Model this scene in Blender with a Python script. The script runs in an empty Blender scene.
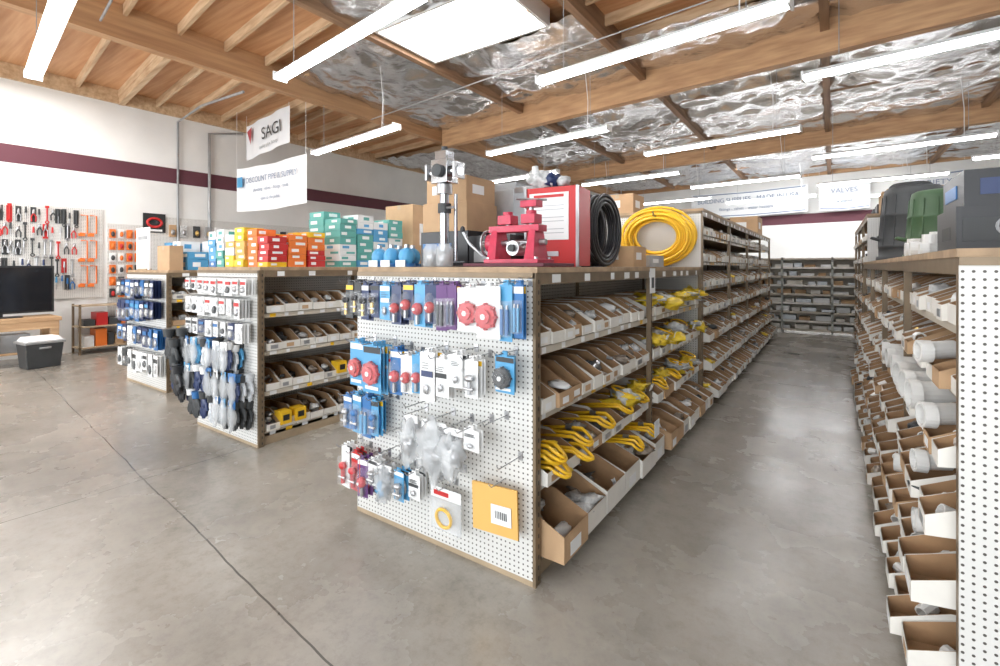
import bpy, math, random
from mathutils import Vector, Matrix, noise
random.seed(7)
R=random.random
def U(a,b): return a+(b-a)*R()
sc=bpy.context.scene
# ---------------------------------------------------------------- materials
def M(name,col,rough=.6,metal=0.,var=0.,scale=6.,bump=0.,bscale=40.,emit=0.,alpha=1.,trans=0.,coat=0.):
    m=bpy.data.materials.new(name); m.use_nodes=True
    nt=m.node_tree; b=nt.nodes['Principled BSDF']
    c=(col[0],col[1],col[2],1)
    b.inputs['Base Color'].default_value=c
    b.inputs['Roughness'].default_value=rough
    b.inputs['Metallic'].default_value=metal
    if coat: b.inputs['Coat Weight'].default_value=coat
    if trans: b.inputs['Transmission Weight'].default_value=trans
    if alpha<1: b.inputs['Alpha'].default_value=alpha
    if emit:
        b.inputs['Emission Color'].default_value=c
        b.inputs['Emission Strength'].default_value=emit
    if var or bump:
        tc=nt.nodes.new('ShaderNodeTexCoord')
    if var:
        n=nt.nodes.new('ShaderNodeTexNoise'); n.inputs['Scale'].default_value=scale; n.inputs['Detail'].default_value=5
        nt.links.new(tc.outputs['Object'],n.inputs['Vector'])
        r=nt.nodes.new('ShaderNodeValToRGB')
        r.color_ramp.elements[0].position=.3; r.color_ramp.elements[1].position=.7
        r.color_ramp.elements[0].color=tuple(max(0,k*(1-var)) for k in col)+(1,)
        r.color_ramp.elements[1].color=tuple(min(1,k*(1+var)) for k in col)+(1,)
        nt.links.new(n.outputs['Fac'],r.inputs['Fac']); nt.links.new(r.outputs['Color'],b.inputs['Base Color'])
    if bump:
        n2=nt.nodes.new('ShaderNodeTexNoise'); n2.inputs['Scale'].default_value=bscale; n2.inputs['Detail'].default_value=4
        nt.links.new(tc.outputs['Object'],n2.inputs['Vector'])
        bp=nt.nodes.new('ShaderNodeBump'); bp.inputs['Strength'].default_value=bump; bp.inputs['Distance'].default_value=.02
        nt.links.new(n2.outputs['Fac'],bp.inputs['Height']); nt.links.new(bp.outputs['Normal'],b.inputs['Normal'])
    return m
def math_node(nt,op,a,b=None):
    n=nt.nodes.new('ShaderNodeMath'); n.operation=op
    for i,v in enumerate((a,b)):
        if v is None: continue
        if isinstance(v,(int,float)): n.inputs[i].default_value=v
        else: nt.links.new(v,n.inputs[i])
    return n.outputs[0]
def pegmat(name,axis,col=(.70,.69,.66)):
    m=M(name,col,.55); nt=m.node_tree; b=nt.nodes['Principled BSDF']
    tc=nt.nodes.new('ShaderNodeTexCoord'); s=nt.nodes.new('ShaderNodeSeparateXYZ')
    nt.links.new(tc.outputs['Object'],s.inputs[0])
    def cell(o):
        f=math_node(nt,'FRACT',math_node(nt,'MULTIPLY',o,1/.0254))
        d=math_node(nt,'SUBTRACT',f,.5); return math_node(nt,'MULTIPLY',d,d)
    d=math_node(nt,'ADD',cell(s.outputs[axis]),cell(s.outputs['Z']))
    fac=math_node(nt,'LESS_THAN',d,.18*.18)
    mx=nt.nodes.new('ShaderNodeMix'); mx.data_type='RGBA'
    nt.links.new(fac,mx.inputs[0]); mx.inputs[6].default_value=col+(1,); mx.inputs[7].default_value=(.09,.08,.07,1)
    nt.links.new(mx.outputs[2],b.inputs['Base Color'])
    return m
def woodmat(name,c1,c2,axis='Y',rough=.65):
    m=M(name,c1,rough); nt=m.node_tree; b=nt.nodes['Principled BSDF']
    tc=nt.nodes.new('ShaderNodeTexCoord'); mp=nt.nodes.new('ShaderNodeMapping')
    sc_={'X':(.8,14,14),'Y':(14,.8,14),'Z':(14,14,.8)}[axis]
    mp.inputs['Scale'].default_value=sc_
    nt.links.new(tc.outputs['Object'],mp.inputs[0])
    n=nt.nodes.new('ShaderNodeTexNoise'); n.inputs['Scale'].default_value=1.2; n.inputs['Detail'].default_value=6
    nt.links.new(mp.outputs[0],n.inputs['Vector'])
    r=nt.nodes.new('ShaderNodeValToRGB'); r.color_ramp.elements[0].position=.3; r.color_ramp.elements[1].position=.72
    r.color_ramp.elements[0].color=c1+(1,); r.color_ramp.elements[1].color=c2+(1,)
    nt.links.new(n.outputs['Fac'],r.inputs['Fac']); nt.links.new(r.outputs['Color'],b.inputs['Base Color'])
    return m
def floormat():
    m=M('concrete_floor',(.3,.28,.25),.4); nt=m.node_tree; b=nt.nodes['Principled BSDF']
    tc=nt.nodes.new('ShaderNodeTexCoord')
    def nz(s,d,ro=.6,w=None):
        n=nt.nodes.new('ShaderNodeTexNoise'); n.inputs['Scale'].default_value=s; n.inputs['Detail'].default_value=d
        n.inputs['Roughness'].default_value=ro; nt.links.new(tc.outputs['Object'],n.inputs['Vector']); return n.outputs['Fac']
    r=nt.nodes.new('ShaderNodeValToRGB'); e=r.color_ramp.elements
    e[0].position=.34; e[0].color=(.215,.195,.165,1); e[1].position=.68; e[1].color=(.46,.42,.365,1)
    k=e.new(.5); k.color=(.335,.305,.262,1)
    f=math_node(nt,'ADD',math_node(nt,'MULTIPLY',nz(.6,8,.68),.65),math_node(nt,'MULTIPLY',nz(2.6,9,.75),.35))
    nt.links.new(f,r.inputs['Fac'])
    sp=nt.nodes.new('ShaderNodeValToRGB'); sp.color_ramp.elements[0].position=.28; sp.color_ramp.elements[0].color=(.72,.72,.72,1)
    sp.color_ramp.elements[1].position=.52; sp.color_ramp.elements[1].color=(1,1,1,1)
    nt.links.new(nz(14,8,.8),sp.inputs['Fac'])
    mx=nt.nodes.new('ShaderNodeMix'); mx.data_type='RGBA'; mx.blend_type='MULTIPLY'; mx.inputs[0].default_value=1
    nt.links.new(r.outputs['Color'],mx.inputs[6]); nt.links.new(sp.outputs['Color'],mx.inputs[7])
    s=nt.nodes.new('ShaderNodeSeparateXYZ'); nt.links.new(tc.outputs['Object'],s.inputs[0])
    wob=math_node(nt,'MULTIPLY',math_node(nt,'SUBTRACT',nz(1.3,3),.5),.05)
    def joint(coord,off,period):
        v=math_node(nt,'SUBTRACT',math_node(nt,'ADD',coord,wob),off)
        f=math_node(nt,'FRACT',math_node(nt,'ADD',math_node(nt,'DIVIDE',v,period),100.5))
        d=math_node(nt,'ABSOLUTE',math_node(nt,'SUBTRACT',f,.5))
        return math_node(nt,'LESS_THAN',d,.0045/period)
    yy=math_node(nt,'ADD',s.outputs['Y'],math_node(nt,'MULTIPLY',s.outputs['X'],.095))
    j=math_node(nt,'MAXIMUM',joint(s.outputs['X'],-4.0,6.1),joint(yy,.98,6.1))
    mx2=nt.nodes.new('ShaderNodeMix'); mx2.data_type='RGBA'
    nt.links.new(j,mx2.inputs[0]); nt.links.new(mx.outputs[2],mx2.inputs[6]); mx2.inputs[7].default_value=(.10,.09,.075,1)
    nt.links.new(mx2.outputs[2],b.inputs['Base Color'])
    rr=nt.nodes.new('ShaderNodeMapRange'); nt.links.new(nz(1.5,6),rr.inputs[0]); rr.inputs[1].default_value=.3; rr.inputs[2].default_value=.7
    rr.inputs[3].default_value=.16; rr.inputs[4].default_value=.36
    nt.links.new(rr.outputs[0],b.inputs['Roughness'])
    b.inputs['Coat Weight'].default_value=.25; b.inputs['Coat Roughness'].default_value=.25
    bp=nt.nodes.new('ShaderNodeBump'); bp.inputs['Strength'].default_value=.06; nt.links.new(nz(30,4),bp.inputs['Height']); nt.links.new(bp.outputs[0],b.inputs['Normal'])
    return m
m_floor=floormat()
m_wall=M('painted_wall_white',(.82,.82,.80),.8,var=.05,scale=1.5)
m_maroon=M('maroon_paint',(.12,.035,.05),.7)
m_ply=woodmat('plywood_deck',(.50,.245,.11),(.66,.38,.20),'X')
m_beam=woodmat('glulam_wood',(.42,.23,.115),(.62,.38,.20),'Y')
m_purlin=woodmat('purlin_wood',(.20,.11,.06),(.38,.23,.13),'Y')
m_beamx=woodmat('glulam_wood_cross',(.42,.23,.115),(.62,.38,.20),'X')
m_joist=woodmat('joist_wood',(.46,.29,.16),(.70,.52,.33),'X')
m_foil=M('foil_insulation',(.74,.74,.75),.24,.95,var=.12,scale=2.5,bump=.9,bscale=5)
m_peg=pegmat('pegboard_white','X'); m_pegy=pegmat('pegboard_white_side','Y')
m_bronze=M('bronze_steel',(.22,.16,.10),.45,.3,var=.12,scale=12)
m_tan=M('tan_shelf_steel',(.42,.32,.21),.5,var=.1,scale=8)
m_tantop=M('worn_shelf_top',(.38,.26,.155),.6,var=.25,scale=10)
m_lip=M('cream_price_channel',(.56,.50,.41),.5)
m_label=M('label_paper',(.82,.82,.81),.7)
m_white=M('white_plastic',(.78,.78,.77),.35)
m_pvc=M('pvc_white',(.80,.79,.76),.3)
m_boxw=M('bin_board_white',(.78,.75,.69),.8,var=.05,scale=9)
m_kraft=M('kraft_board',(.40,.24,.125),.85,var=.15,scale=9)
m_kraft2=M('kraft_carton',(.50,.325,.185),.85,var=.08,scale=7)
m_yel=M('yellow_coating',(.85,.50,.02),.35)
m_yel2=M('yellow_bag',(.88,.58,.04),.35,var=.25,scale=18,bump=.5,bscale=25)
m_black=M('black_plastic',(.018,.018,.02),.4)
m_dark=M('dark_grey_plastic',(.045,.048,.05),.55,var=.1,scale=5)
m_green=M('green_plastic',(.06,.12,.055),.5)
m_red=M('red_paint',(.52,.025,.025),.4)
m_cast=M('red_casting',(.50,.035,.075),.35,var=.15,scale=20)
m_pink=M('red_dial_plastic',(.55,.035,.045),.35,var=.1,scale=20)
m_blue=M('blue_card',(.03,.15,.38),.4)
m_lblue=M('light_blue_card',(.08,.32,.56),.4)
m_navy=M('navy_plastic',(.018,.035,.11),.4)
m_purple=M('purple_card',(.13,.05,.18),.5)
m_orange=M('orange_plastic',(.80,.19,.03),.4)
m_steel=M('steel',(.45,.45,.46),.3,.9)
m_chrome=M('chrome',(.50,.51,.53),.12,1,var=.2,scale=9)
m_galv=M('galvanised',(.40,.41,.42),.4,.5,var=.15,scale=8)
m_grey=M('grey_enamel',(.36,.37,.38),.45,var=.08,scale=4)
m_brass=M('brass',(.62,.42,.14),.3,.9)
m_clear=M('clear_bag',(.80,.82,.83),.18,alpha=.36,bump=.7,bscale=26)
m_bub=M('clear_blister',(.9,.92,.93),.06,alpha=.11)
m_bagw=M('poly_bag_parts',(.55,.55,.54),.3,var=.35,scale=30,bump=.6,bscale=30)
m_bagb=M('poly_bag_brown_parts',(.26,.21,.165),.35,var=.4,scale=30,bump=.5,bscale=30)
m_teal=M('teal_print',(.10,.36,.32),.5)
m_env=M('yellow_envelope',(.74,.43,.12),.6)
m_tube=M('lit_tube',(.98,.985,1),.4,emit=24)
m_fix=M('fixture_enamel',(.88,.88,.88),.4)
m_banner=M('banner_vinyl',(.82,.83,.84),.55,var=.03,scale=3)
m_text=M('banner_ink_blue',(.20,.25,.36),.6)
m_textr=M('banner_ink_red',(.45,.08,.09),.6)
m_sky=M('skylight_dome',(1,1,1),.5,emit=14)
m_glove=M('glove_knit_white',(.60,.62,.64),.9,var=.25,scale=40)
m_screen=M('tv_screen',(.012,.013,.016),.12)
m_woodt=woodmat('bench_wood',(.38,.22,.11),(.62,.42,.24),'Y')
m_backsh=M('grey_green_shelf',(.42,.43,.39),.5)
# ---------------------------------------------------------------- mesh builder
class MB:
    def __init__(s,name):
        s.name=name; s.v=[]; s.f=[]; s.fm=[]; s.sm=[]; s.mats=[]; s.T=None
    def add(s,vs,fs,mat,smooth=False):
        if mat not in s.mats: s.mats.append(mat)
        k=s.mats.index(mat); o=len(s.v)
        if s.T is not None: vs=[s.T@Vector(p) for p in vs]
        s.v.extend([tuple(p) for p in vs])
        for f in fs:
            s.f.append([o+i for i in f]); s.fm.append(k); s.sm.append(smooth)
    def box(s,x0,x1,y0,y1,z0,z1,mat):
        s.add([(x0,y0,z0),(x1,y0,z0),(x1,y1,z0),(x0,y1,z0),(x0,y0,z1),(x1,y0,z1),(x1,y1,z1),(x0,y1,z1)],
              [(0,3,2,1),(4,5,6,7),(0,1,5,4),(1,2,6,5),(2,3,7,6),(3,0,4,7)],mat)
    def rbox(s,c,size,mat,rz=0,rx=0,ry=0):
        m=Matrix.Translation(c)@Matrix.Rotation(rz,4,'Z')@Matrix.Rotation(ry,4,'Y')@Matrix.Rotation(rx,4,'X')
        a,b,d=size[0]/2,size[1]/2,size[2]/2
        vs=[m@Vector(p) for p in [(-a,-b,-d),(a,-b,-d),(a,b,-d),(-a,b,-d),(-a,-b,d),(a,-b,d),(a,b,d),(-a,b,d)]]
        s.add(vs,[(0,3,2,1),(4,5,6,7),(0,1,5,4),(1,2,6,5),(2,3,7,6),(3,0,4,7)],mat)
    def tube(s,pts,r,mat,n=6,closed=False,caps=True,radii=None):
        pts=[Vector(p) for p in pts]; N=len(pts); vs=[]; up=None
        for i,p in enumerate(pts):
            if closed: t=(pts[(i+1)%N]-pts[i-1])
            else: t=pts[min(i+1,N-1)]-pts[max(i-1,0)]
            if t.length<1e-9: t=Vector((0,0,1))
            t.normalize()
            if up is None:
                up=Vector((0,0,1)) if abs(t.z)<.9 else Vector((1,0,0))
            a=(up-t*up.dot(t))
            if a.length<1e-6: a=t.orthogonal()
            a.normalize(); b=t.cross(a); up=a
            rr=radii[i] if radii else r
            for k in range(n):
                w=2*math.pi*k/n; vs.append(p+(a*math.cos(w)+b*math.sin(w))*rr)
        fs=[]
        for i in range(N if closed else N-1):
            j=(i+1)%N
            for k in range(n):
                l=(k+1)%n; fs.append((i*n+k,i*n+l,j*n+l,j*n+k))
        s.add(vs,fs,mat,True)
        if caps and not closed:
            s.add(vs[:n],[tuple(reversed(range(n)))],mat); s.add(vs[-n:],[tuple(range(n))],mat)
    def cyl(s,p0,p1,r,mat,n=12,r2=None):
        s.tube([p0,p1],r,mat,n,radii=[r,r if r2 is None else r2])
    def torus(s,c,axis,Rr,r,mat,n=28,k=7,sy=1.0):
        c=Vector(c); ax=Vector(axis).normalized(); a=ax.orthogonal().normalized()
        if abs(ax.z)<.5:
            a=Vector((0,0,1)); a=(a-ax*a.dot(ax)).normalized()
        b=ax.cross(a)
        s.tube([c+(a*math.cos(2*math.pi*i/n)*sy+b*math.sin(2*math.pi*i/n))*Rr for i in range(n)],r,mat,k,closed=True)
    def ring(s,p0,p1,r,t,mat,n=12):
        p0=Vector(p0);p1=Vector(p1); ax=(p1-p0).normalized(); a=ax.orthogonal().normalized(); b=ax.cross(a); vs=[]
        for (p,q) in ((p0,r),(p1,r),(p1,r-t),(p0,r-t)):
            for k in range(n):
                w=2*math.pi*k/n; vs.append(p+(a*math.cos(w)+b*math.sin(w))*q)
        fs=[]
        for i in range(4):
            j=(i+1)%4
            for k in range(n):
                l=(k+1)%n; fs.append((i*n+k,i*n+l,j*n+l,j*n+k))
        s.add(vs,fs,mat,False)
    def lathe(s,c,prof,mat,n=18,sx=1,sy=1):
        vs=[];fs=[]
        for (r,z) in prof:
            for k in range(n):
                w=2*math.pi*k/n; vs.append((c[0]+math.cos(w)*r*sx,c[1]+math.sin(w)*r*sy,c[2]+z))
        for i in range(len(prof)-1):
            for k in range(n):
                l=(k+1)%n; fs.append((i*n+k,i*n+l,(i+1)*n+l,(i+1)*n+k))
        s.add(vs,fs,mat,True)
    def blob(s,c,r,mat,amp=0.,n=8,m=6,rz=0,fq=9):
        vs=[];fs=[];ca,sa=math.cos(rz),math.sin(rz); off=Vector((U(0,50),U(0,50),U(0,50)))
        for i in range(m+1):
            ph=math.pi*i/m
            for k in range(n):
                w=2*math.pi*k/n; d=Vector((math.sin(ph)*math.cos(w),math.sin(ph)*math.sin(w),math.cos(ph)))
                q=1+(amp*noise.noise(d*2.2+off)*2 if amp else 0)
                x,y,z=d.x*r[0]*q,d.y*r[1]*q,d.z*r[2]*q
                vs.append((c[0]+x*ca-y*sa,c[1]+x*sa+y*ca,c[2]+z))
        for i in range(m):
            for k in range(n):
                l=(k+1)%n; fs.append((i*n+k,(i+1)*n+k,(i+1)*n+l,i*n+l))
        s.add(vs,fs,mat,True)
    def bin(s,xf,sg,yc,z,w,d,hb,hf,mo,mi,tilt=0.):
        def shell(t,mat):
            b=w/2-t; a0=t; a1=d-t
            pr=[(a0,t),(a1,t),(a1,hb),(d*.38,hb),(a0,hf)]
            vs=[(xf-sg*a,yc-b,z+c+tilt*a) for a,c in pr]+[(xf-sg*a,yc+b,z+c+tilt*a) for a,c in pr]
            s.add(vs,[(0,1,2,3,4),(9,8,7,6,5),(0,5,6,1),(1,6,7,2),(4,9,5,0)],mat)
        shell(0,mo); shell(.0035,mi)
    def obj(s,parent=None,bevel=0,loc=None):
        me=bpy.data.meshes.new(s.name); me.from_pydata(s.v,[],s.f)
        for m in s.mats: me.materials.append(m)
        me.polygons.foreach_set('material_index',s.fm); me.polygons.foreach_set('use_smooth',s.sm); me.update()
        o=bpy.data.objects.new(s.name,me); sc.collection.objects.link(o)
        if parent: o.parent=parent
        if bevel:
            b=o.modifiers.new('bevel','BEVEL'); b.width=bevel; b.segments=2; b.limit_method='ANGLE'
        return o
def text(body,size,loc,rot,mat,parent,name='lettering'):
    c=bpy.data.curves.new(name,'FONT'); c.body=body; c.size=size; c.align_x='CENTER'; c.align_y='CENTER'; c.extrude=.001
    c.materials.append(mat); o=bpy.data.objects.new(name,c); sc.collection.objects.link(o)
    o.location=loc; o.rotation_euler=rot; o.parent=parent; return o
K=-.12  # the building's cross direction drifts slightly against the racks
def yx(y,x): return y+K*x
CA=math.atan(K)
# ---------------------------------------------------------------- room shell
XL,XR,YF,YB,HC=-11.0,8.0,-4.0,18.9,4.8
b=MB('floor'); b.box(XL-.2,XR+.2,YF-.2,YB+2,-.1,0,m_floor); b.obj()
b=MB('wall_left'); b.box(XL-.2,XL,YF,YB+1.6,0,HC,m_wall)
b.obj()
b=MB('trim_left_stripe'); b.box(XL,XL+.006,YF,YB+1.3,3.20,3.50,m_maroon); b.obj()
b=MB('wall_right'); b.box(XR,XR+.2,YF,YB+1,0,HC,m_wall); b.obj()
def cross_slab(b,x0,x1,y,th,z0,z1,mat):
    b.add([(x0,yx(y,x0),z0),(x1,yx(y,x1),z0),(x1,yx(y,x1)+th,z0),(x0,yx(y,x0)+th,z0),
           (x0,yx(y,x0),z1),(x1,yx(y,x1),z1),(x1,yx(y,x1)+th,z1),(x0,yx(y,x0)+th,z1)],
          [(0,3,2,1),(4,5,6,7),(0,1,5,4),(1,2,6,5),(2,3,7,6),(3,0,4,7)],mat)
b=MB('wall_back'); cross_slab(b,XL,XR,YB,.2,0,HC,m_wall); b.obj()
b=MB('trim_back_stripe'); cross_slab(b,XL+.01,XR,YB-.008,.006,2.95,3.28,m_maroon); b.obj()
b=MB('wall_front')
b.box(XL,-9.5,YF-.2,YF,0,HC,m_wall); b.box(-5.5,-3.0,YF-.2,YF,0,HC,m_wall); b.box(2.5,XR,YF-.2,YF,0,HC,m_wall)
b.box(-9.5,-5.5,YF-.2,YF,3.4,HC,m_wall); b.box(-3.0,2.5,YF-.2,YF,3.4,HC,m_wall); b.obj()
SX0,SX1,SY0,SY1=-4.88,-3.0,4.25,5.35
b=MB('ceiling')
for (a,c,d,e) in ((XL-.2,SX0,YF-.2,YB+2),(SX1,XR+.2,YF-.2,YB+2),(SX0,SX1,YF-.2,SY0),(SX0,SX1,SY1,YB+2)):
    b.box(a,c,d,e,HC,HC+.05,m_ply)
b.obj()
b=MB('window_skylight')
b.box(SX0-.04,SX1+.04,SY0-.04,SY1+.04,HC+.051,HC+.07,m_sky)
for (a,c,d,e) in ((SX0-.04,SX0,SY0,SY1),(SX1,SX1+.04,SY0,SY1),(SX0-.04,SX1+.04,SY0-.04,SY0),(SX0-.04,SX1+.04,SY1,SY1+.04)):
    b.box(a,c,d,e,HC-.24,HC-.002,m_white)  # frame coloured white instead of tan, so it merges into the skylight glare
b.obj()
b=MB('ceiling_purlins')
for x in (-5.0,-2.5,-.08,2.36,4.8,7.2):
    b.box(x-.05,x+.05,YF,YB,HC-.30,HC-.002,m_purlin)
b.obj()
b=MB('ceiling_girder'); b.box(-7.5,-7.34,YF,YB+.6,HC-.44,HC-.002,m_beam); b.obj()
b=MB('ceiling_crossbeams')
for y in (7.35,12.9): cross_slab(b,-7.3,XR,y,.16,HC-.58,HC-.02,m_beamx)
cross_slab(b,-7.3,XR,YB-.2,.1,HC-.30,HC-.02,m_beamx)
b.obj()
b=MB('ceiling_joists')
y=-3.5
while y<10:
    cross_slab(b,XL,-7.5,y,.045,HC-.14,HC-.001,m_joist)
    if y<3.9: cross_slab(b,-7.32,-5.05,y,.045,HC-.14,HC-.001,m_joist)
    if 4.6<y<6.6: cross_slab(b,-2.45,-.13,y,.045,HC-.14,HC-.001,m_joist)
    y+=.61
for yy in (2.0,4.45): cross_slab(b,XL,-7.5,yy,.09,HC-.26,HC-.001,m_joist)
b.box(XL,XL+.06,YF,YB,HC-.25,HC-.001,m_joist)
b.obj()
b=MB('ceiling_foil_insulation')
def foil(x0,x1,y0,y1):
    nx=int((x1-x0)/.055)+2; ny=int((y1-y0)/.055)+2; vs=[];fs=[]
    for j in range(ny):
        for i in range(nx):
            u=i/(nx-1); x=x0+(x1-x0)*u; y=y0+(y1-y0)*j/(ny-1)
            yy=y-K*x
            rd=abs(noise.noise(Vector((x*2.6+yy*.5,yy*2.0,7))))
            rd2=abs(noise.noise(Vector((x*5.5,yy*7.0,3))))
            z=HC-.17-.05*math.sin(math.pi*u)-.05*abs(math.sin(math.pi*yy/1.22))+.05*noise.noise(Vector((x*1.3,y*1.3,0)))+.10*rd-.02+.035*rd2
            vs.append((x,y,min(z,HC-.02)))
    for j in range(ny-1):
        for i in range(nx-1):
            k=j*nx+i; fs.append((k,k+1,k+nx+1,k+nx))
    b.add(vs,fs,m_foil,True)
foil(-7.32,-5.05,4.3,YB); foil(-4.95,-2.55,YF,SY0-.05); foil(-4.95,-2.55,SY1+.05,YB)
foil(-2.45,-.13,YF,4.9); foil(-2.45,-.13,6.3,YB); foil(-.03,2.31,YF,YB); foil(2.41,4.75,YF,YB); foil(4.85,7.15,YF,YB); foil(7.25,XR,YF,YB)
foil(XL+.1,-7.5,9.5,YB)
b.obj()
b=MB('ceiling_foil_seams')
y=-3.2
while y<18:
    for (x0,x1) in ((-4.95,-2.55),(-2.45,-.13),(-.03,2.31),(2.41,4.75),(4.85,7.15)):
        if y>6.3 or (x0>-1): cross_slab(b,x0,x1,y,.02,HC-.235,HC-.2,m_purlin)
    y+=1.22
b.obj()
b=MB('ceiling_conduit')
b.tube([(XL+.05,4.3,1.9),(XL+.05,4.3,HC-.35),(-9.6,4.15,HC-.32),(-7.6,3.9,HC-.55)],.022,m_galv,8)
b.tube([(XL+.05,4.9,2.2),(XL+.05,4.9,HC-.45),(XL+.05,5.6,HC-.3)],.03,m_galv,8)
b.tube([(-7.2,2.0,HC-.35),(-2.6,1.4,HC-.35)],.014,m_galv,6)
b.tube([(-7.2,6.1,HC-.5),(-.2,5.3,HC-.5),(6,4.5,HC-.5)],.010,m_galv,6)
b.obj()
LIGHTS=[(-5.9,1.25),(-3.75,2.8),(-6.5,5.1),(-3.95,6.95),(-1.48,4.52),(-1.6,8.6),(.95,6.05),(.9,10.7),(-1.8,12.95),(.9,14.4),(-6.1,9.4),(-3.95,11),(3.4,8.2),(3.4,12.5),(-6.3,13.5),(-1.5,.2),(1.2,1.0),(-8.6,.2),(-1.6,16.8),(.9,17.6),(-4.2,15.5)]  # the two rearmost fixtures are added to brighten the back wall
def fixture(x,y):
    T=Matrix.Translation((x,y,3.56))@Matrix.Rotation(CA,4,'Z')
    b=MB('fluorescent_light'); b.T=T; L=1.22
    b.add([(-L,-.035,.06),(L,-.035,.06),(L,.035,.06),(-L,.035,.06),(-L,-.075,.015),(L,-.075,.015),(L,.075,.015),(-L,.075,.015)],
          [(0,1,2,3),(0,4,5,1),(3,2,6,7),(4,7,6,5),(0,3,7,4),(1,5,6,2)],m_fix)
    for sx in (-1,1):
        b.box(sx*L-.01,sx*L+.01,-.075,.075,-.03,.06,m_fix)
    for yy in (-.04,.04): b.cyl((-L+.02,yy,-.006),(L-.02,yy,-.006),.018,m_tube,8)
    for xx in (-.9,.9):
        b.tube([(xx,0,.06),(xx,0,HC-3.56-.16)],.004,m_galv,4)
    b.tube([(xx-.05,0,.06),(xx-.05,.02,.5),(xx-.1,0,HC-3.56-.16)],.006,m_label,4)
    b.obj()
for x,y in LIGHTS: fixture(x,y)
# ---------------------------------------------------------------- shelving
def gondola(x0,x1,y0,y1,H,levels,bay,panel=True,name='display_shelf_rack',spine=True):
    b=MB(name); xm=(x0+x1)/2
    n=max(1,round((y1-y0)/bay)); ys=[y0+(y1-y0)*i/n for i in range(n+1)]
    if spine: b.box(xm-.006,xm+.006,y0,y1,.1,H-.03,m_pegy)
    for i,y in enumerate(ys):
        a,c=(y,y+.035) if i==0 else ((y-.035,y) if i==n else (y-.018,y+.018))
        for x in (x0,x1-.035): b.box(x,x+.035,a,c,0,H,m_bronze)
        b.box(xm-.02,xm+.02,a+.001,c-.001,0,H-.02,m_bronze)
        for zz in range(int(H/.05)):
            b.box(x1-.0005,x1+.0008,(a+c)/2-.004,(a+c)/2+.004,zz*.05+.02,zz*.05+.04,m_black)
    b.box(x0+.03,x1-.03,y0+.001,y1-.001,0,.095,m_tan)
    for z in levels:
        for (a,c,sg) in ((xm,x1-.036,1),(x0+.036,xm,-1)):
            b.box(a,c,y0+.005,y1-.005,z-.018,z,m_tan)
        b.box(x1-.036,x1-.030,y0+.036,y1-.036,z-.03,z+.006,m_lip)
        b.box(x0+.030,x0+.036,y0+.036,y1-.036,z-.03,z+.006,m_lip)
        y=y0+.1
        while y<y1-.15:
            b.box(x1-.030,x1-.028,y,y+U(.03,.06),z-.026,z+.004,random.choice([m_label,m_label,m_label,m_yel]))
            y+=U(.12,.25)
    b.box(x0-.005,x1+.005,y0-.005,y1+.005,H-.028,H,m_tantop)
    for x in (x0,x1-.012): b.box(x,x+.012,y0+.036,y1,H-.085,H-.028,m_bronze)
    y=y0+.15
    while y<y1-.2:
        b.box(x1,x1+.002,y,y+U(.05,.09),H-.078,H-.036,m_label); y+=U(.2,.45)
    if panel:
        b.box(x0,x1-.012,y0-.014,y0-.001,.025,H-.055,m_peg)
        b.box(x1-.012,x1+.004,y0-.018,y0-.001,0,H-.028,m_bronze)
        b.box(x0,x1,y0-.018,y0-.001,H-.055,H-.028,m_bronze)
        b.box(x0,x1-.012,y0-.016,y0-.001,0,.025,m_tan)
    return b.obj()
G1=(-2.41,-1.14,1.95,5.42)
L1=[.10,.44,.78,1.10]
r1=gondola(*G1,1.5,L1,1.75)
LT=[.10,.38,.68,.98,1.27,1.55,1.84]
r1b=gondola(-2.41,-1.14,5.45,12.2,2.13,LT,1.7)
r2=gondola(-4.99,-3.90,2.14,6.2,1.5,L1,1.3)
r2b=gondola(-4.99,-3.90,6.25,12,2.13,LT,1.9)
r3=gondola(-7.75,-6.50,2.45,6.5,1.46,L1,1.35)
LR=[.10,.34,.58,.82,1.06,1.29]
HR=1.56
r4=gondola(.335,1.75,2.12,7.9,HR,LR,1.45)
r4b=gondola(.38,1.75,7.95,12.2,2.2,LT,1.4)

def contents(b,kind,x,sg,y,z,w,d,h):
    def rp(zz=None): return (x-sg*U(.05,d-.06),y+U(-.5,.5)*(w-.05),z+(U(.02,h) if zz is None else zz))
    if kind=='clear':
        for i in range(5):
            p=rp(); b.blob(p,(U(.035,.07),w*U(.25,.40),U(.02,.045)),random.choice([m_bagw,m_bagw,m_bagb,m_white,m_steel,m_clear]),.4,7,5,U(-.5,.5))
    elif kind=='dark':
        for i in range(5):
            p=rp(); b.blob(p,(U(.035,.06),w*U(.22,.38),U(.02,.035)),random.choice([m_bagb,m_bagb,m_dark,m_bagw,m_steel,m_dark]),.4,7,5,U(-.5,.5))
    elif kind=='pvc':
        for i in range(4):
            p=Vector(rp()); dr=Vector((U(-1,1),U(-1,1),U(-.6,.6))).normalized()*U(.02,.035); b.ring(p-dr,p+dr,U(.018,.03),.005,m_pvc,10)
    elif kind=='metal':
        for i in range(6):
            p=Vector(rp()); dr=Vector((U(-1,1),U(-1,1),U(-.4,.4))).normalized()*U(.015,.035); b.cyl(p-dr,p+dr,U(.01,.018),random.choice([m_steel,m_brass,m_galv,m_dark]),7)
    elif kind=='yellow':
        for i in range(3):
            p=rp(); b.blob(p,(U(.05,.09),w*U(.3,.42),U(.025,.04)),random.choice([m_yel2,m_yel2,m_bagw]),.5,8,6,U(-.5,.5))
    elif kind=='black':
        for i in range(4):
            p=Vector(rp()); q=p+Vector((U(-.04,.04),U(-.04,.04),U(0,.03))); b.tube([p,(p+q)/2+Vector((0,0,.02)),q],.014,m_black,6)
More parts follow.
